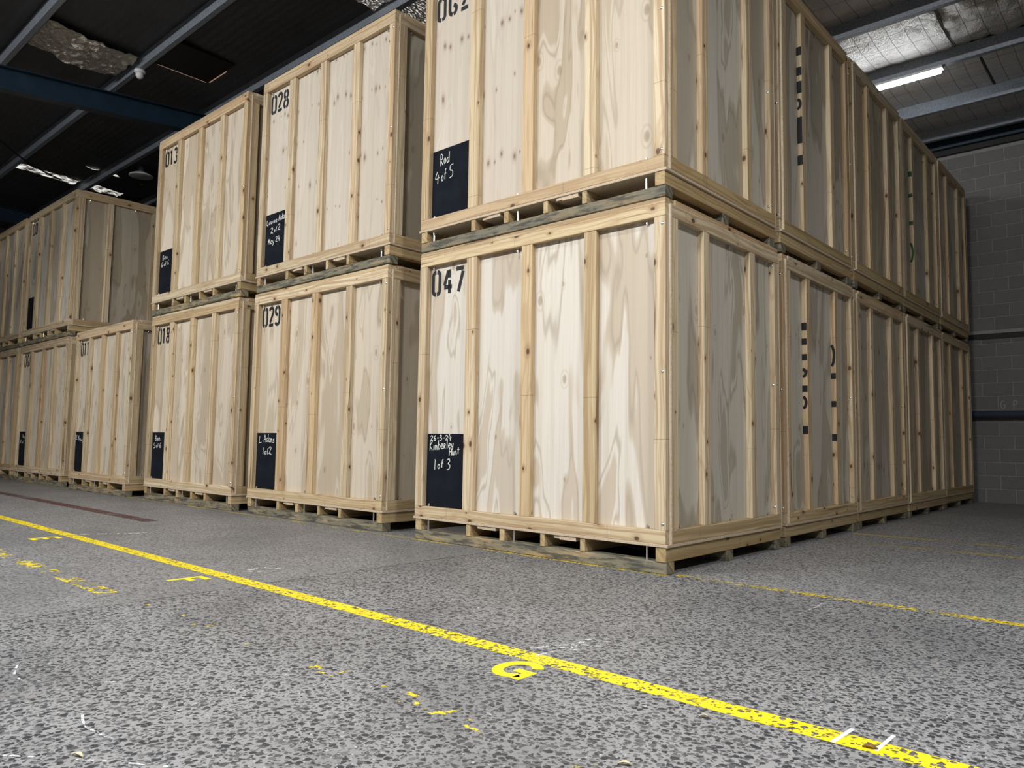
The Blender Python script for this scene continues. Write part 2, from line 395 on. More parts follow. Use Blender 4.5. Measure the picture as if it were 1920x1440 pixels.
# ---- handwriting strokes (unit: x height about 1 for capitals)
HW = {
 '0': [[(.5, 1), (.1, .5), (.4, 0), (.8, .5), (.5, 1)]], '1': [[(.35, 1), (.25, 0)]],
 '2': [[(.1, .8), (.4, 1), (.65, .75), (.1, .05), (.25, .1), (.75, 0)]],
 '3': [[(.15, .9), (.5, 1), (.6, .78), (.3, .56), (.65, .4), (.5, .08), (.1, 0)]],
 '4': [[(.4, 1), (.1, .38), (.8, .45)], [(.6, .7), (.5, -.1)]],
 '5': [[(.7, 1), (.3, .95), (.22, .6), (.6, .5), (.6, .12), (.15, 0)]],
 '6': [[(.6, 1), (.2, .55), (.2, .12), (.5, 0), (.62, .3), (.25, .38)]],
 '-': [[(.1, .45), (.6, .48)]],
 'K': [[(.12, 1), (.1, 0)], [(.7, .98), (.15, .48), (.75, .02)]],
 'H': [[(.12, 1), (.1, 0)], [(.1, .5), (.7, .55)], [(.72, 1), (.7, 0)]],
 'R': [[(.15, 0), (.18, 1), (.6, .9), (.55, .6), (.2, .5), (.75, 0)]],
 'L': [[(.2, 1), (.1, .05), (.7, 0)]], 'B': [[(.15, 0), (.18, 1), (.55, .85), (.2, .55), (.65, .3), (.5, 0), (.1, 0)]],
 'A': [[(.05, 0), (.35, 1), (.7, 0)], [(.18, .4), (.6, .42)]],
 'M': [[(.05, 0), (.18, 1), (.4, .35), (.65, 1), (.75, 0)]], 'E': [[(.7, 1), (.15, .95), (.3, .55), (.1, .1), (.7, 0)], [(.25, .52), (.55, .55)]],
 'S': [[(.65, .9), (.3, 1), (.15, .75), (.6, .35), (.4, 0), (.05, .1)]],
 'P': [[(.12, 0), (.15, 1), (.6, .9), (.55, .55), (.15, .48)]], 'G': [[(.7, .85), (.35, 1), (.08, .5), (.35, 0), (.7, .2), (.68, .45), (.42, .45)]],
 'O': [[(.45, 1), (.1, .5), (.45, 0), (.8, .5), (.45, 1)]],
 'a': [[(.6, .5), (.3, .55), (.1, .22), (.3, 0), (.58, .3), (.6, .5), (.55, .05), (.72, 0)]],
 'b': [[(.15, 1), (.12, 0), (.45, .05), (.55, .35), (.3, .5), (.12, .3)]],
 'd': [[(.6, .45), (.3, .5), (.1, .2), (.3, 0), (.6, .3)], [(.68, 1.05), (.6, .02)]],
 'e': [[(.12, .28), (.5, .34), (.45, .55), (.2, .5), (.1, .2), (.35, 0), (.6, .08)]],
 'f': [[(.6, .98), (.4, .9), (.32, .5), (.28, 0)], [(.1, .5), (.55, .56)]],
 'i': [[(.25, .5), (.22, 0)]], 'l': [[(.25, 1.02), (.22, 0)]],
 'm': [[(.08, 0), (.12, .5), (.3, .48), (.34, .05), (.38, .45), (.56, .48), (.62, 0)]],
 'n': [[(.1, 0), (.12, .5), (.4, .48), (.5, 0)]], 'o': [[(.35, .5), (.1, .25), (.3, 0), (.55, .25), (.35, .5)]],
 'r': [[(.1, 0), (.14, .5), (.45, .5), (.42, .32), (.16, .26), (.5, 0)]], 's': [[(.5, .48), (.2, .45), (.25, .28), (.48, .15), (.3, 0), (.05, .02)]],
 't': [[(.3, .95), (.26, 0)], [(.05, .62), (.6, .68)]], 'u': [[(.1, .5), (.15, .05), (.4, .08), (.5, .48), (.5, 0)]],
 'y': [[(.1, .5), (.25, .12), (.5, .2)], [(.58, .55), (.4, -.1), (.1, -.35)]],
}
ADV = dict(i=.42, l=.42, m=.78, f=.62)
def adv(ch): return .5 if ch == ' ' else ADV.get(ch, .80 if ch.isupper() or ch.isdigit() else .66) * .864 + .04
def handwrite(bm, text, u0, v0, ht, width, wd, mp, slope=0.0, jit=0.05, seed=1):
    """letters ht high, whole text fitted to width"""
    rg = random.Random(seed); sx = width / sum(adv(c) for c in text); x = u0
    for ch in text:
        if ch != ' ':
            oy = rg.uniform(-jit, jit) * ht; k = rg.uniform(0.92, 1.08)
            for st in HW[ch]:
                ribbon(bm, [(x + p[0] * sx * 0.85, v0 + oy + (x - u0) * slope + p[1] * ht * k) for p in st], wd, mp)
        x += sx * adv(ch)

# ------------------------------------------------------------------ the crates
D = 1.60; ZST, ZPB, ZRB, ZRT, ZTB, ZTT, ZCT = 0.070, 0.153, 0.171, 0.2495, 0.2080 * 10, 2.159, 2.192
LID = 2.207
def dome(bm, c, axis, r=0.011, h=0.006):
    """bolt head on a face looking along axis"""
    a = Vector(axis); t = Vector((0, 0, 1)) if abs(a.z) < .9 else Vector((1, 0, 0)); s = a.cross(t)
    top = bm.verts.new(Vector(c) + a * h); r1 = []; r2 = []
    for k in range(8):
        q = k * math.pi / 4; dvec = (t * math.cos(q) + s * math.sin(q))
        r1.append(bm.verts.new(Vector(c) + dvec * r)); r2.append(bm.verts.new(Vector(c) + dvec * r * .65 + a * h * .75))
    for k in range(8):
        j = (k + 1) % 8
        bm.faces.new((r1[k], r1[j], r2[j], r2[k])); bm.faces.new((r2[k], r2[j], top))
def rod(bm, x, y, z0, z1, r=0.006, n=6):
    a = []; b = []
    for k in range(n):
        q = k * 2 * math.pi / n
        a.append(bm.verts.new((x + r * math.cos(q), y + r * math.sin(q), z0))); b.append(bm.verts.new((x + r * math.cos(q), y + r * math.sin(q), z1)))
    for k in range(n):
        j = (k + 1) % n; bm.faces.new((a[k], a[j], b[j], b[k]))
    bm.faces.new(b); bm.faces.new(a[::-1])

def make_crate(label, loc, W=2.2, rz=0.0, number=None, notes=None, ply='ply_plain', side='ply_grey', tim='tim_', rail='grn_', seed=0, marks=None, board=True, group=None, ply2=None):
    """origin: front left bottom corner; x right, y back. Front frame in y 0..0.045, panel behind."""
    rg = random.Random(seed); t = thing('storage_crate', label, 'crate', loc, rz, group)
    f = W / 2.2; j = lambda a=.006: rg.uniform(-a, a)
    I = 0.014
    tx, ty, tz = (M[tim + a] for a in 'xyz'); rx, ry = M[rail + 'x'], M[rail + 'y']
    # pallet base
    for y in (0.012, D / 2 - .045, D - .10):
        box('skid', I, W - I, y, y + .09, 0, ZST, M['wet_x'], t, .004)
    for a, b in ((.02, .085), (.568, .612), (.893, .938), (1.255, 1.293), (1.578, 1.616), (2.118, 2.186)):
        box('bearer', a * f, b * f, .006, D - .006, ZST, ZPB, ry, t)
    box('deck', 0, W, 0, D, ZPB, ZRB, M['deck'], t, .002)
    for a, b in ((.68, .835), (1.365, 1.525)):
        bm = bmesh.new(); z0 = ZPB - .02
        add_box(bm, a * f, b * f, .012 + j(.004), D - .02, z0, ZPB)
        add_box(bm, (a + .05) * f, b * f + .02, .008, .06, z0 - .004 + j(.003), ZPB)
        link_mesh('support_batten', bm_mesh(bm), M['deck'], t)
    # front frame
    box('bottom_rail', I, W - I, 0, .045, ZRB, ZRT, tx, t)
    box('top_rail', I, W - I, 0, .045, ZTB, ZTT, tx, t)
    box('cap_board', I + .002, W - I, .003, .10, ZTT, ZCT, tx, t)
    for a, b in ((.012, .095), (2.11, 2.188)):
        box('stile', a * f + (0 if a < 1 else 0), b * f, .001, .045, ZRT, ZTB, tz, t)
    for a, b in ((.525, .63), (1.06, 1.158), (1.59, 1.685)):
        d = j()
        box('stud', a * f + d, b * f + d + j(.004), .002 + rg.uniform(0, .003), .045, ZRT, ZTB, tz, t)
    m = 1.11 * f
    for a, b, pm in ((.008, m - .001, ply), (m + .001, W - .008, ply2 or ply)):
        box('plywood_panel', a, b, .045, .057, ZRB, ZTT, M[pm], t, 0)
    # right side frame
    xs = W
    y0 = .058
    box('side_bottom_rail', xs - .045, xs, y0, D - .02, ZRB, ZRT, ry, t)
    box('side_top_rail', xs - .045, xs, y0, D - .02, ZTB, ZTT, ty, t)
    box('side_cap_board', xs - .10, xs - .004, .101, D - .02, ZTT, ZCT, ty, t)
    for a, b in ((y0, .130), (D - .09, D - .021)):
        box('side_stile', xs - .045, xs - .001, a, b, ZRT, ZTB, tz, t)
    for a, b in ((.455, .535), (1.105, 1.185)):
        d = 0.0 if marks else j(.012)
        box('side_stud', xs - .045, xs - rg.uniform(.001, .004), a + d, b + d, ZRT, ZTB, tz, t)
    box('side_panel', xs - .057, xs - .045, y0, D - .02, ZRB, ZTT, M[side], t, 0)
    box('edge_strip', xs - .010, xs + .001, .0455, .0575, ZRB, ZTT, M['deck'], t, .001)
    box('edge_strip', xs - .057, xs + .001, D - .0195, D - .008, ZRB, ZTT, M['deck'], t, .001)
    # the sides that face away: plain sheets
    box('left_panel', 0.001, .013, .0575, D - .02, ZRB, ZTT, M[side], t, 0)
    box('left_stile', 0.0005, .045, .0575, .115, ZRT, ZTB, tz, t)
    box('back_panel', .014, xs - .058, D - .0195, D - .008, ZRB, ZTT, M[side], t, 0)
    box('lid_panel', .04, W - .04, .104, D - .02, ZTT + .012, LID, M['deck'], t, 0)
    # tie bolts between rail and panel, bolt heads
    for a in (.138, 1.005, 2.045):
        for z0, z1, r in ((ZST, ZPB, .0065), (ZRT, ZRT + .022, .005), (ZTB - .028, ZTB, .005)):
            bm = bmesh.new(); rod(bm, a * f, .034, z0, z1, r)
            if z0 > .2: rod(bm, a * f, .034, z0 + .006, z0 + .014, .009)
            link_mesh('tie_bolt', bm_mesh(bm), M['zinc'], t)
    for a in (.20, .86, 1.44):
        for z0, z1 in ((ZRT, ZRT + .022), (ZTB - .026, ZTB)):
            bm = bmesh.new(); rod(bm, xs - .034, a, z0, z1, .005); rod(bm, xs - .034, a, z0 + .006, z0 + .014, .009)
            link_mesh('tie_bolt', bm_mesh(bm), M['zinc'], t)
    for z in (.285, 1.16, 2.035):
        bm = bmesh.new(); dome(bm, (W - .032, .001, z), (0, -1, 0)); link_mesh('bolt_head', bm_mesh(bm, smooth=True), M['zinc'], t)
        bm = bmesh.new(); dome(bm, (W - .02, D - .09, z + .02), (0, -1, 0)); link_mesh('bolt_head', bm_mesh(bm, smooth=True), M['zinc'], t)
    # writing
    yp = .0448
    if board:
        cb = box('chalkboard', .082 * f + .004, .487 * f + .02, yp - .0012, yp, ZRT, .795, M['board'], t, 0)
        if notes:
            for k, (txt, u, v, ht, wid, sl) in enumerate(notes):
                bm = bmesh.new()
                handwrite(bm, txt, (.086 + u) * f, ZRT + v, ht, wid, .0056, lambda a, b, h: (a, yp - .0013 - h, b), sl, .05, seed * 7 + k)
                link_mesh('chalk_writing', bm_mesh(bm), M['chalk'], cb)
    if number:
        bm = bmesh.new(); dw = .102 * min(1.0, f + .01); sp = .129 if W > 2.19 else .116 * f
        for i, ch in enumerate(number):
            for st in SD[ch]:
                ribbon(bm, [(.105 * f + i * sp + p[0] * dw, 1.845 + p[1] * .102 * 1.06) for p in st], .033, lambda a, b, h: (a, yp - h, b), .0005, False)
        link_mesh('stencil_number', bm_mesh(bm), M['stencil'], t)
    if marks:
        bm = bmesh.new()
        for yy, z0, z1, kind in marks['bars']:
            xa, xb = xs - .0445, xs - .004
            if kind == 'bar': ribbon(bm, [(xa, (z0 + z1) / 2), (xb, (z0 + z1) / 2)], z1 - z0, lambda a, b, h: (a, yy - h, b), .0006, False)
            else:
                ribbon(bm, arc(xa, (z0 + z1) / 2, .028, (z1 - z0) / 2 - .01, -80, 80, 10), .022, lambda a, b, h: (a, yy - h, b), .0006)
        link_mesh('paint_mark', bm_mesh(bm), M[marks['mat']], t)
    return t

U = LID
# front lane with 047 at its corner
make_crate('pale plywood crate stencilled 047 standing on the floor at the front corner', (-2.2, .038 - .038, 0), 2.2, -0.006, '047',
           [('26-3-24', .04, .492, .042, .235, .03), ('Kimberley', .035, .42, .066, .265, .10), ('Hunt', .25, .385, .055, .115, .12), ('1', .085, .275, .078, .04, 0), ('of', .125, .285, .062, .07, .15), ('3', .225, .28, .078, .05, 0)],
           'ply_flame', seed=1)
make_crate('crate with knot rows stencilled 062, stacked on top of crate 047', (-2.215, 0.004, U), 2.2, 0.0, '062',
           [('Rod', .09, .42, .085, .105, .10), ('4', .035, .285, .095, .055, 0), ('of', .105, .295, .085, .06, .2), ('5', .19, .30, .095, .06, 0)], 'ply_knot', seed=2, ply2='ply_plain')
letters = dict(mat='stencil', bars=[(.453, 1.66, 1.72, 'bar'), (.453, 1.545, 1.595, 'bar'), (.453, 1.42, 1.47, 'bar'), (.453, 1.28, 1.36, 'half'), (.453, 1.17, 1.22, 'bar'), (.453, 1.03, 1.14, 'half'), (.453, .84, .90, 'bar'),
                                    (1.103, 1.42, 1.62, 'half'), (1.103, 1.32, 1.37, 'bar'), (1.103, 1.08, 1.13, 'bar'), (1.103, .79, .85, 'bar')])
letters2 = dict(mat='stencil', bars=[(.453, 1.72, 1.79, 'bar'), (.453, 1.55, 1.62, 'bar'), (.453, 1.40, 1.50, 'bar'), (.453, 1.26, 1.36, 'half'), (.453, .98, 1.20, 'bar'), (.453, .80, .88, 'bar')])
greens = dict(mat='green', bars=[(.453, 1.62, 1.68, 'bar'), (.453, 1.38, 1.42, 'bar'), (.453, 1.06, 1.10, 'bar'), (.453, .62, .86, 'half')])
ys = [1.69, 3.36, 4.985, 6.605]
lo = ['second crate back along the aisle on the floor, black lettering strokes on two studs',
      'third crate back along the aisle on the floor, grey knotty side panels',
      'fourth crate back along the aisle on the floor, brown streaked side panels',
      'last crate on the floor beside the block wall']
up = ['second crate back in the upper aisle row, tall black lettering strokes on one stud',
      'third crate back in the upper aisle row, in front of the one with green marks',
      'fourth crate back in the upper aisle row, green paint marks on a stud',
      'last crate of the upper aisle row beside the block wall']
for k, y in enumerate(ys):
    make_crate(lo[k], (-2.2 - .008 * (k % 2), y, 0), 2.2, 0, None, None, 'ply_plain', ['ply_grey', 'ply_gknot', 'ply_dark', 'ply_gknot'][k], seed=20 + k, marks=letters if k == 0 else None, board=False)
    make_crate(up[k], (-2.2 - .006 * ((k + 1) % 2), y - .01, U), 2.2, 0, None, None, 'ply_plain', ['ply_grey', 'ply_dark', 'ply_gknot', 'ply_grey'][k], seed=40 + k, marks=[letters2, None, greens, None][k], board=False)
# lanes to the left
make_crate('yellowish crate stencilled 029 on the floor, second stack from the corner', (-4.79, .052, 0), 2.15, 0, '029',
           [('L', .045, .45, .062, .06, 0), ('Adams', .14, .455, .068, .20, 0), ('1', .12, .335, .07, .04, 0), ('of', .16, .335, .065, .075, 0), ('2', .235, .34, .075, .06, 0)], 'ply_plain', 'ply_plain', seed=5)
make_crate('knotty crate stencilled 028 stacked on top of crate 029', (-4.79, .055, U), 2.15, 0, '028',
           [('Louise', .02, .44, .055, .20, .05), ('Adam', .25, .455, .058, .14, .05), ('2', .10, .345, .058, .055, 0), ('of', .165, .35, .05, .06, .1), ('2', .235, .355, .062, .055, 0), ('May', .06, .235, .06, .12, .05), ('24', .20, .245, .055, .09, .05)], 'ply_knot', 'ply_grey', seed=6)
make_crate('crate stencilled 018 on the floor, third stack from the corner', (-7.13, .01, 0), 2.12, 0, '018',
           [('Ben', .085, .445, .058, .15, 0), ('5', .045, .36, .06, .06, 0), ('of', .12, .365, .045, .07, 0), ('6', .215, .365, .058, .06, 0)], 'ply_plain', 'ply_dark', seed=8)
make_crate('crate stencilled 013 stacked on top of crate 018', (-7.19, .015, U), 2.18, 0, '013',
           [('Ben', .075, .435, .055, .15, 0), ('6', .045, .35, .06, .06, 0), ('of', .12, .355, .05, .07, 0), ('6', .215, .36, .058, .06, 0)], 'ply_plain', 'ply_dark', seed=9)
make_crate('single crate stencilled 011 with nothing stacked on it', (-9.47, -.06, 0), 1.97, 0, '011',
           [('E', .02, .44, .055, .06, 0), ('Bru', .12, .435, .055, .14, -.2), ('2', .27, .39, .05, .06, 0)], 'ply_plain', 'ply_dark', seed=10)
make_crate('crate stencilled 060 on the floor beyond crate 011', (-12.17, -.02, 0), 2.26, 0, '060',
           [('Rod', .16, .44, .058, .16, 0), ('2', .05, .365, .05, .07, 0), ('of', .14, .355, .055, .12, .1)], 'ply_plain', 'ply_dark', seed=11)
make_crate('dim crate marked 00 with its right side showing, stacked on crate 060', (-12.17, -.02, U), 2.24, 0, '00', None, 'ply_grey', 'ply_dark', seed=12)
make_crate('dim crate cut off by the left frame edge, on the floor', (-14.5, -.03, 0), 2.24, 0, None, None, 'ply_grey', 'ply_dark', seed=13)
make_crate('dim crate cut off by the left frame edge, upper level', (-14.5, -.03, U), 2.24, 0, None, None, 'ply_grey', 'ply_dark', seed=14)

# ------------------------------------------------------------------ setting: floor
def struct(o): o['kind'] = 'structure'; return o
XL, XR, YF, YB = -19.0, 8.0, -12.0, 8.6
floor = struct(box('floor', XL, XR, YF, YB + .3, -.30, -.06, M['mortar'], None, 0))
JX = -1.33; g = .004
for nm, x0, x1, y0, y1 in (('floor_left', XL, JX - g, YF, YB), ('floor_near', JX + g, XR, YF, .055 - g), ('floor_back', JX + g, XR, .055 + g, YB)):
    box('concrete_slab', x0, x1, y0, y1, -.06, 0, M[nm], floor, 0)
def flat(name, polys, mat, label=None, th=.0008):
    bm = bmesh.new()
    for P in polys:
        a = [bm.verts.new((x, y, 0.0003)) for x, y in P]; b = [bm.verts.new((x, y, th)) for x, y in P]
        bm.faces.new(b); n = len(P)
        for i in range(n): bm.faces.new((a[i], a[(i + 1) % n], b[(i + 1) % n], b[i]))
    bmesh.ops.recalc_face_normals(bm, faces=bm.faces[:])
    o = link_mesh(name, bm_mesh(bm), M[mat], floor)
    if label: o['label'] = label
    return o
R4 = lambda x0, x1, y0, y1: [(x0, y0), (x1, y0), (x1, y1), (x0, y1)]
flat('painted_line', [R4(XL, 6, -1.822, -1.735)], 'yellow', 'bright yellow line running the length of the aisle')
flat('painted_line', [R4(-1.6, 4, -2.39, -2.31)], 'yellow_old', 'flaked remains of an old yellow line')
flat('painted_line', [R4(XL, -1.6, -2.43, -2.34)], 'yellow_flaky', 'flaking old yellow line at the left')
flat('painted_line', [R4(XL, 0.02, -.03, .005), R4(.02, 4, .02, .085)], 'yellow_mid', 'patchy yellow line along the crate fronts')
flat('painted_line', [R4(.03, 4, 2.39, 2.45)], 'yellow_dull', 'dull yellow line behind the corner crate')
flat('painted_line', [R4(.03, 4, 3.02, 3.08)], 'yellow_dull', 'second dull yellow line behind the corner crate')
flat('painted_line', [R4(-14, -4.6, -1.01, -.88)], 'red', 'worn maroon line on the left')
def letter_G(x, y, h):
    s = h / 1.0; w = .72
    P = []
    out = arc(.5, .5, .5, .5, 40, 335, 22); inn = arc(.5, .5, .29, .27, 335 - 12, 40, 20)
    return [[(x + p[0] * w * s, y + p[1] * s) for p in out[:1]]], out, inn
def put_letter(polys, x, y, w, h, label):
    flat('painted_letter', [[(x + a * w, y + b * h) for a, b in P] for P in polys], 'yellow_new', label, .001)
Gs = arc(.5, .5, .5, .5, 35, 320, 20); Gi = arc(.5, .5, .26, .29, 320, 35, 20)
gp = []
for i in range(20): gp.append([Gs[i], Gs[i + 1], Gi[20 - i - 1], Gi[20 - i]])
gp.append([(.5, .36), (.98, .36), (.98, .54), (.5, .54)]); gp.append([(.76, .04), (.98, .04), (.98, .36), (.76, .36)])
put_letter(gp, .475, -2.01, .16, .185, 'yellow letter G beside the aisle line')
put_letter([[(0, 0), (.27, 0), (.27, 1), (0, 1)], [(.27, .82), (1, .82), (1, 1), (.27, 1)], [(.27, .43), (.85, .43), (.85, .6), (.27, .6)]], -1.752, -2.055, .115, .19, 'yellow letter F beside the aisle line')
put_letter([[(0, 0), (.27, 0), (.27, 1), (0, 1)], [(.27, .82), (1, .82), (1, 1), (.27, 1)], [(.27, .42), (.9, .42), (.9, .58), (.27, .58)], [(.27, 0), (1, 0), (1, .18), (.27, .18)]], -3.99, -2.06, .12, .19, 'yellow letter E beside the aisle line')
mpf = lambda a, b, h: (a, b, .0004 + h)
def scuffs(name, lines, mat, label):
    bm = bmesh.new()
    for pts, wd in lines: ribbon(bm, pts, wd, mpf, .0007)
    o = link_mesh(name, bm_mesh(bm), M[mat], floor); o['label'] = label
scuffs('chalk_scuff', [([(.50, -1.76), (.52, -1.6), (.50, -1.45), (.54, -1.38)], .02), ([(.42, -1.70), (.50, -1.55), (.60, -1.5)], .02), ([(.44, -1.62), (.56, -1.6)], .012), ([(.46, -1.5), (.58, -1.42)], .012)], 'scuff', 'white scuff crossing the aisle line by letter G')
scuffs('chalk_scuff', [([(-1.78, -1.74), (-1.74, -1.6), (-1.78, -1.5), (-1.64, -1.44)], .03), ([(-1.74, -1.66), (-1.66, -1.56)], .02)], 'scuff', 'white scuff behind the aisle line by letter F')
scuffs('chalk_scuff', [([(-4.05, -1.74), (-3.9, -1.5), (-3.8, -1.3)], .04)], 'scuff', 'white scuff behind the aisle line by letter E')
scuffs('chalk_scuff', [([(.90, -.42), (.905, -.25), (.893, -.10)], .012)], 'scuff', 'long thin scratch in front of the worn line')
scuffs('chalk_scuff', [([(-.30, -2.90), (-.25, -2.885), (-.19, -2.86)], .012), ([(-.62, -3.02), (-.50, -3.06), (-.40, -3.05)], .007), ([(-.02, -3.03), (.1, -3.06), (.26, -3.04)], .007), ([(.14, -3.26), (.33, -3.12), (.48, -3.02)], .007)], 'scuff', 'thin white scratches at bottom left')
bm = bmesh.new(); ribbon(bm, [(1.521, -1.821), (1.53, -1.69)], .012, mpf, .001, False)
o = link_mesh('tape_strip', bm_mesh(bm), M['tape'], floor); o['label'] = 'white tape strip across the aisle line, left of the pair'
bm = bmesh.new(); ribbon(bm, [(1.618, -1.80), (1.622, -1.665)], .010, mpf, .001, False)
o = link_mesh('tape_strip', bm_mesh(bm), M['tape'], floor); o['label'] = 'white tape strip across the aisle line, right of the pair'
def leaf(x, y, ln, wd, ang, mat, label):
    bm = bmesh.new(); n = 8; L = []; Rr = []; Mi = []
    for i in range(n + 1):
        t = i / n; k = math.sin(math.pi * t) ** .7 * wd / 2; z = .002 + .006 * math.sin(math.pi * t)
        L.append(bm.verts.new((t * ln, k, z + .004 * k / wd))); Mi.append(bm.verts.new((t * ln, 0, z - .001))); Rr.append(bm.verts.new((t * ln, -k, z + .003)))
    for i in range(n):
        bm.faces.new((Mi[i], Mi[i + 1], L[i + 1], L[i])); bm.faces.new((Rr[i], Rr[i + 1], Mi[i + 1], Mi[i]))
    bmesh.ops.remove_doubles(bm, verts=bm.verts[:], dist=1e-6)
    bmesh.ops.solidify(bm, geom=bm.faces[:], thickness=.0012)
    o = link_mesh('leaf', bm_mesh(bm, smooth=True), M[mat]); o.location = (x, y, .0005); o.rotation_euler = (0, 0, ang)
    tag(o, label, 'leaf')
leaf(1.194, -1.897, .028, .012, .45, 'leaf', 'small pale leaf on the floor below the aisle line')
leaf(1.205, -2.307, .033, .013, .5, 'leaf', 'small pale leaf at the bottom edge of the picture')
leaf(.262, -3.146, .036, .011, .35, 'leaf', 'slender yellowish leaf on the floor at bottom left')
leaf(1.586, -1.80, .035, .02, .3, 'leafb', 'brown leaf scrap on the aisle line by the tape strips')

# ------------------------------------------------------------------ setting: walls
wb = struct(box('wall_back', XL, XR, YB, YB + .3, 0, 6.6, M['mortar'], None, 0))
PX, PZ = .362, .186
bm = bmesh.new(); add_box(bm, .005, PX - .005, -.006, .004, .005, PZ - .005)
bmesh.ops.bevel(bm, geom=bm.edges[:], offset=.003, segments=1, affect='EDGES')
blk = bm_mesh(bm, 'concrete_block'); blk.materials.append(M['block'])
nrow = int(5.12 / PZ); stuffbm = bmesh.new()
for rr in range(nrow):
    z = rr * PZ; off = (rr % 2) * PX / 2; pr = .035 if z > 2.36 else 0.0
    for c in range(-16, 22):
        x = -.66 + c * PX + off
        if -.75 <= x <= 2.75:
            o = bpy.data.objects.new('concrete_block', blk); COL.objects.link(o); o.parent = wb; o.location = (x, YB - pr, z)
        else:
            add_box(stuffbm, x + .005, x + PX - .005, YB - pr - .006, YB + .004, z + .005, z + PZ - .005)
o = link_mesh('blockwork', bm_mesh(stuffbm), M['block'], wb); o['kind'] = 'stuff'
struct(box('trim_3', XL, XR, YB - .02, YB, 2.30, 2.372, M['black'], None, .002))  # black strip standing in for the shadow line under the wall ledge
box('upper_wall_face', XL, XR, YB - .035, YB, 2.372, nrow * PZ, M['mortar'], wb, 0)
struct(box('trim_1', XL, XR, YB - .06, YB - .0, 5.08, 5.16, M['black'], None, .003))
struct(box('trim_2', XL, XR, YB - .10, YB - .0, 5.17, 5.30, M['bluesteel'], None, .003))
bm = bmesh.new()
for k in range(1):
    n = 12; a = []; b = []
    for i in range(n):
        q = 2 * math.pi * i / n
        a.append(bm.verts.new((-2, YB - .11 + .05 * math.cos(q), 1.225 + .05 * math.sin(q)))); b.append(bm.verts.new((XR - .3, YB - .11 + .05 * math.cos(q), 1.225 + .05 * math.sin(q))))
    for i in range(n): bm.faces.new((a[i], a[(i + 1) % n], b[(i + 1) % n], b[i]))
    bm.faces.new(a[::-1]); bm.faces.new(b)
pr_ = tag(link_mesh('wall_rail', bm_mesh(bm, smooth=True), M['pipe']), 'dark blue pipe rail running along the block wall', 'pipe')
for x in (-1.6, 1.4, 4.4): box('bracket', x, x + .05, YB - .11, YB - .006, 1.19, 1.26, M['bluesteel'], pr_, .002)
bm = bmesh.new()
for k, (ch, u) in enumerate((('G', .27), ('P', .42), ('O', .55))):
    for st in HW[ch]: ribbon(bm, [(u + p[0] * .08, 1.315 + p[1] * .10) for p in st], .010, lambda a, b, h: (a, YB - .0065 - h, b))
o = link_mesh('chalk_writing', bm_mesh(bm), mat_simple('faint_chalk', (0.36, 0.36, 0.35), .9), wb); o['label'] = 'faint chalked letters above the pipe rail'
struct(box('wall_left', XL - .3, XL, YF, YB, 0, 7, M['plaster'], None, 0))
struct(box('wall_right', XR, XR + .3, YF, YB, 0, 7, M['plaster'], None, 0))
struct(box('wall_front', XL, XR, YF - .3, YF, 0, 7, M['plaster'], None, 0))

# ------------------------------------------------------------------ setting: roof
def zr(y): return 5.2 + .05 * (8.6 - y)
bm = bmesh.new()
P = [(XL - .3, YB + .3), (XR + .3, YB + .3), (XR + .3, YF - .3), (XL - .3, YF - .3)]
a = [bm.verts.new((x, y, zr(y) + .30)) for x, y in P]; b = [bm.verts.new((x, y, zr(y) + .36)) for x, y in P]
bm.faces.new(a); bm.faces.new(b[::-1])
for i in range(4): bm.faces.new((a[i], b[i], b[(i + 1) % 4], a[(i + 1) % 4]))
bmesh.ops.recalc_face_normals(bm, faces=bm.faces[:])
ceil = struct(link_mesh('ceiling', bm_mesh(bm), M['plaster']))
PY = [-11.0, -9.8, -8.55, -7.3, -6.1, -4.85, -3.62, -2.4, -1.19, .03, 1.29, 2.45, 3.62, 4.80, 6.06, 7.28, 8.2]
from mathutils import noise as mn
def sheet(name, x0, x1, y0, y1, dz, mat, sag=.035, cr=.006, step=.08, seed=0.0):
    nx = max(2, int((x1 - x0) / step)); ny = max(2, int((y1 - y0) / step)); vs_ = []; fs = []
    for jy in range(ny + 1):
        for ix in range(nx + 1):
            x = x0 + (x1 - x0) * ix / nx; y = y0 + (y1 - y0) * jy / ny; t = jy / ny
            pil = abs(math.sin(math.pi * x / .175)) * abs(math.sin(math.pi * y / .31))
            z = zr(y) + dz - sag * math.sin(math.pi * t) - .012 * pil + cr * mn.noise(Vector((x * 4 + seed, y * 4, seed))) + cr * .5 * mn.noise(Vector((x * 11 + seed, y * 11, 3)))
            vs_.append((x, y, z))
    for jy in range(ny):
        for ix in range(nx):
            k = jy * (nx + 1) + ix; fs.append((k, k + nx + 1, k + nx + 2, k + 1))
    me = bpy.data.meshes.new(name); me.from_pydata(vs_, [], fs); me.update()
    for p in me.polygons: p.use_smooth = True
    return link_mesh(name, me, M[mat], ceil)
SKX = (-14.06, -13.71)
def c_purlin(y):
    """C section: web facing the camera, lips pointing back"""
    bm = bmesh.new(); z = zr(y)
    for (y0, y1, z0, z1) in ((y - .002, y + .002, z, z + .17), (y, y + .065, z, z + .004), (y, y + .065, z + .166, z + .17), (y + .061, y + .065, z, z + .02)):
        add_box(bm, XL, XR, y0, y1, z0, z1)
    return link_mesh('purlin', bm_mesh(bm), M['galv'], ceil)
for y in PY: c_purlin(y)
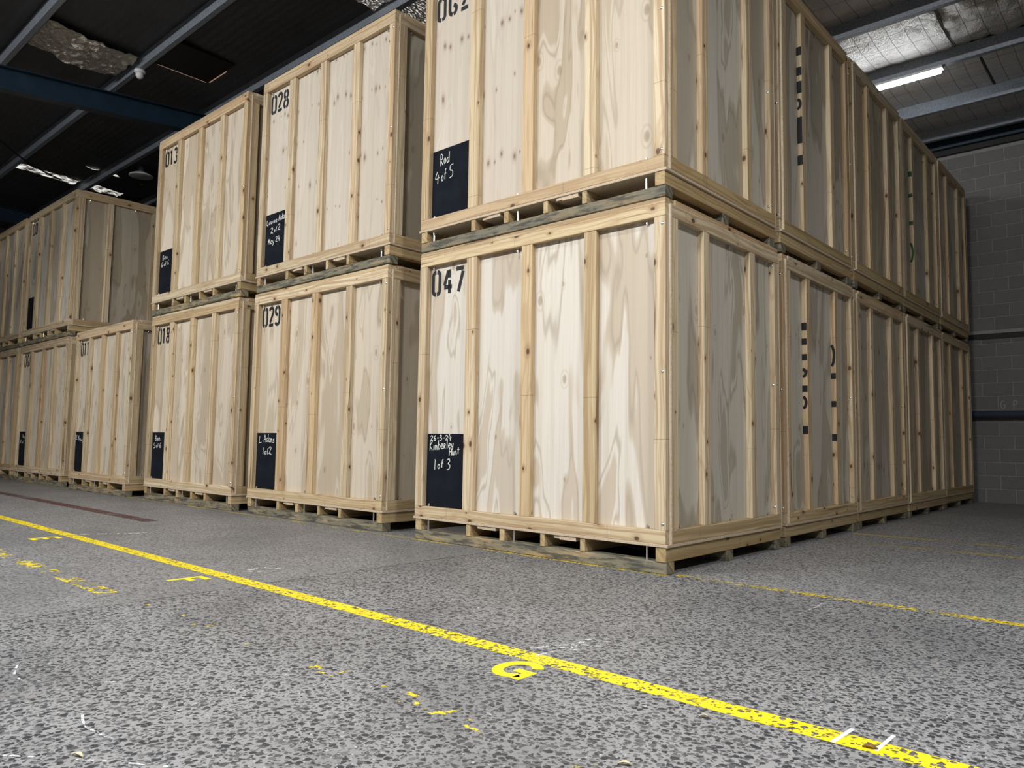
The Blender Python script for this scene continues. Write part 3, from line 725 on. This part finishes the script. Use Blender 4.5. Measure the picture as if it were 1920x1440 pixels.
for i in range(len(PY) - 1):
    y0, y1 = PY[i], PY[i + 1]
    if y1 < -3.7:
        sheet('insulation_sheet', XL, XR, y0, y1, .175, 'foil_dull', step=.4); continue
    a, b = y0 + .01, y1 - .005
    if -.2 < y0 < 2:           # bays that hold the far skylights
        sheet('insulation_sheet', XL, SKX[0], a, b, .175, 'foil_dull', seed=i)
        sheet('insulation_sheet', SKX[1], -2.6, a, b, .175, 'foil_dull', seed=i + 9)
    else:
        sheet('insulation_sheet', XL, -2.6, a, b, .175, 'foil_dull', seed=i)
    if i == 13:
        sheet('insulation_sheet', -2.65, .33, a, b, .17, 'foil', .06, .008, .044, seed=i + 20)
        sheet('insulation_sheet', .30, XR, a, b, .185, 'foil', .04, .035, .044, seed=i + 33)
    else:
        sheet('insulation_sheet', -2.65, XR, a, b, .172, 'foil', .045, .012, .044 if i >= 11 else .1, seed=i + 20)
# rafters: steel I beams under the purlins; the left one is haunched, so its top line is a bent polyline
def rafter(x, line, dep=.29):
    bm = bmesh.new()
    for (x0, x1, z0, z1) in ((x - .006, x + .006, -dep, 0), (x - .08, x + .08, -dep - .002, -dep + .012), (x - .08, x + .08, -.012, 0)):
        rows = [[bm.verts.new(c) for c in ((x0, y, z + z0), (x1, y, z + z0), (x1, y, z + z1), (x0, y, z + z1))] for y, z in line]
        for k in range(len(rows) - 1):
            for q in range(4): bm.faces.new((rows[k][q], rows[k][(q + 1) % 4], rows[k + 1][(q + 1) % 4], rows[k + 1][q]))
        bm.faces.new(rows[0]); bm.faces.new(rows[-1][::-1])
    bmesh.ops.recalc_face_normals(bm, faces=bm.faces[:])
    link_mesh('rafter', bm_mesh(bm), M['bluesteel'], ceil)
rafter(-8.6, [(YF, 5.14), (-3.0, 5.14), (1.2, 5.55), (YB, zr(YB) - .01)])
for x in (1.75, -16.5): rafter(x, [(YF, zr(YF)), (YB, zr(YB))])
# bridging rod between purlins by the lamp
bm = bmesh.new(); add_box(bm, .57, .595, 6.13, 7.0, zr(6.13) - .012, zr(6.13) + .0)
link_mesh('bridging_rod', bm_mesh(bm), M['black'], ceil)
# skylights
for x0, x1, y0, y1 in ((-14.05, -13.72, .12, 1.22), (-14.05, -13.72, 1.38, 2.02), (-12.86, -12.79, .95, 1.24), (-12.86, -12.79, 1.45, 2.05)):
    sheet('skylight', x0, x1, y0, y1, .15, 'skylight', .0, .03, .05, 4.0)
# loose foil hanging between purlins on the left, and crumpled foil over the crates
def crumple(name, c, wx, wy, dz, amp, label):
    n, m_ = 26, 26; vs_ = []; fs = []
    for jy in range(m_ + 1):
        for ix in range(n + 1):
            x = c[0] + wx * (ix / n - .5); y = c[1] + wy * (jy / m_ - .5)
            e = mn.noise(Vector((y * 6, x, 5.0))) * .05 * (1 if ix in (0, n) else .3)
            z = zr(y) + dz - .05 * math.sin(math.pi * jy / m_) + amp * mn.noise(Vector((x * 7, y * 7, 1.0))) + amp * .7 * mn.noise(Vector((x * 17, y * 17, 6.0)))
            vs_.append((x + e, y, z))
    for jy in range(m_):
        for ix in range(n):
            k = jy * (n + 1) + ix; fs.append((k, k + n + 1, k + n + 2, k + 1))
    me = bpy.data.meshes.new(name); me.from_pydata(vs_, [], fs); me.update()
    o = link_mesh(name, me, M['crinkle'], ceil); o['label'] = label
    return o
crumple('loose_foil', (-8.25, -.58, 0), .85, 1.12, .08, .05, 'loose crinkled silver foil hanging from the dark roof')
# glowing sheets added to imitate the bright crumpled foil above crate 028
for x0, x1, y0, y1 in ((-4.55, -4.05, .85, 1.26), (-4.6, -3.7, 1.42, 2.15)):
    o = sheet('skylight', x0, x1, y0, y1, .10, 'skylight_torn', .02, .05, .03, 7.0)
# dark hatch with daylight slits
hx, hy = -7.42, .50
h = struct(box('window_1', hx - .38, hx + .38, hy - .38, hy + .38, zr(hy) + .08, zr(hy) + .10, M['black'], None, .002))
box('light_slit', hx - .40, hx - .385, hy - .30, hy + .36, zr(hy) + .085, zr(hy) + .095, M['slit'], h, 0)
box('light_slit', hx - .36, hx + .12, hy + .385, hy + .40, zr(hy) + .085, zr(hy) + .095, M['slit'], h, 0)
# ------------------------------------------------------------------ lamps and fittings
lp = thing('batten_lamp', 'glowing white tube lamp under a roof purlin at upper right', 'lamp', (-.42, 6.10, zr(6.06)))
box('housing', -.62, .62, -.045, .045, -.035, -.001, M['white'], lp, .004)
box('diffuser', -.60, .60, -.04, .04, -.075, -.036, M['tube'], lp, .012)
sp = thing('motion_sensor', 'small white dome sensor under a dark purlin at upper left', 'sensor', (-8.04, .06, zr(.06)))
def lathe(prof, n=16):
    bm = bmesh.new(); rings = []
    for r, z in prof: rings.append([bm.verts.new((r * math.cos(2 * math.pi * k / n), r * math.sin(2 * math.pi * k / n), z)) for k in range(n)])
    for i in range(len(rings) - 1):
        for k in range(n): bm.faces.new((rings[i][k], rings[i][(k + 1) % n], rings[i + 1][(k + 1) % n], rings[i + 1][k]))
    bm.faces.new(rings[0]); bm.faces.new(rings[-1][::-1])
    bmesh.ops.recalc_face_normals(bm, faces=bm.faces[:])
    return bm_mesh(bm, smooth=True)
link_mesh('base', lathe([(.07, -.002), (.07, -.03), (.055, -.04)]), M['white'], sp)
link_mesh('dome', lathe([(.05, -.041), (.05, -.08), (.035, -.105), (.012, -.115)]), M['white'], sp)
hb = thing('high_bay_lamp', 'round unlit high bay lamp hanging beside crate 013', 'lamp', (-11.85, 1.62, zr(1.62) + .05))
link_mesh('reflector', lathe([(.06, -.05), (.12, -.06), (.20, -.10), (.205, -.115), (.18, -.12)]), M['white'], hb)
link_mesh('gear_box', lathe([(.05, .07), (.05, .02), (.06, -.049), (.05, -.0495)]), M['galv'], hb)

# sagging cable under the far left roof
cu = bpy.data.curves.new('cable', 'CURVE'); cu.dimensions = '3D'; cu.bevel_depth = .012; cu.bevel_resolution = 1
spl = cu.splines.new('POLY'); spl.points.add(8)
for k in range(9):
    t = k / 8; spl.points[k].co = (-11.2 + t * -2.2, -1.05 + t * 1.85, 5.5 - .12 * math.sin(math.pi * t) + .04 * t, 1)
co = bpy.data.objects.new('cable', cu)
dg = bpy.data.objects.new('cable_source', cu); COL.objects.link(dg)
me = bpy.data.meshes.new_from_object(dg); bpy.data.objects.remove(dg); bpy.data.objects.remove(co)
cb = link_mesh('cable', me, M['black'], ceil)
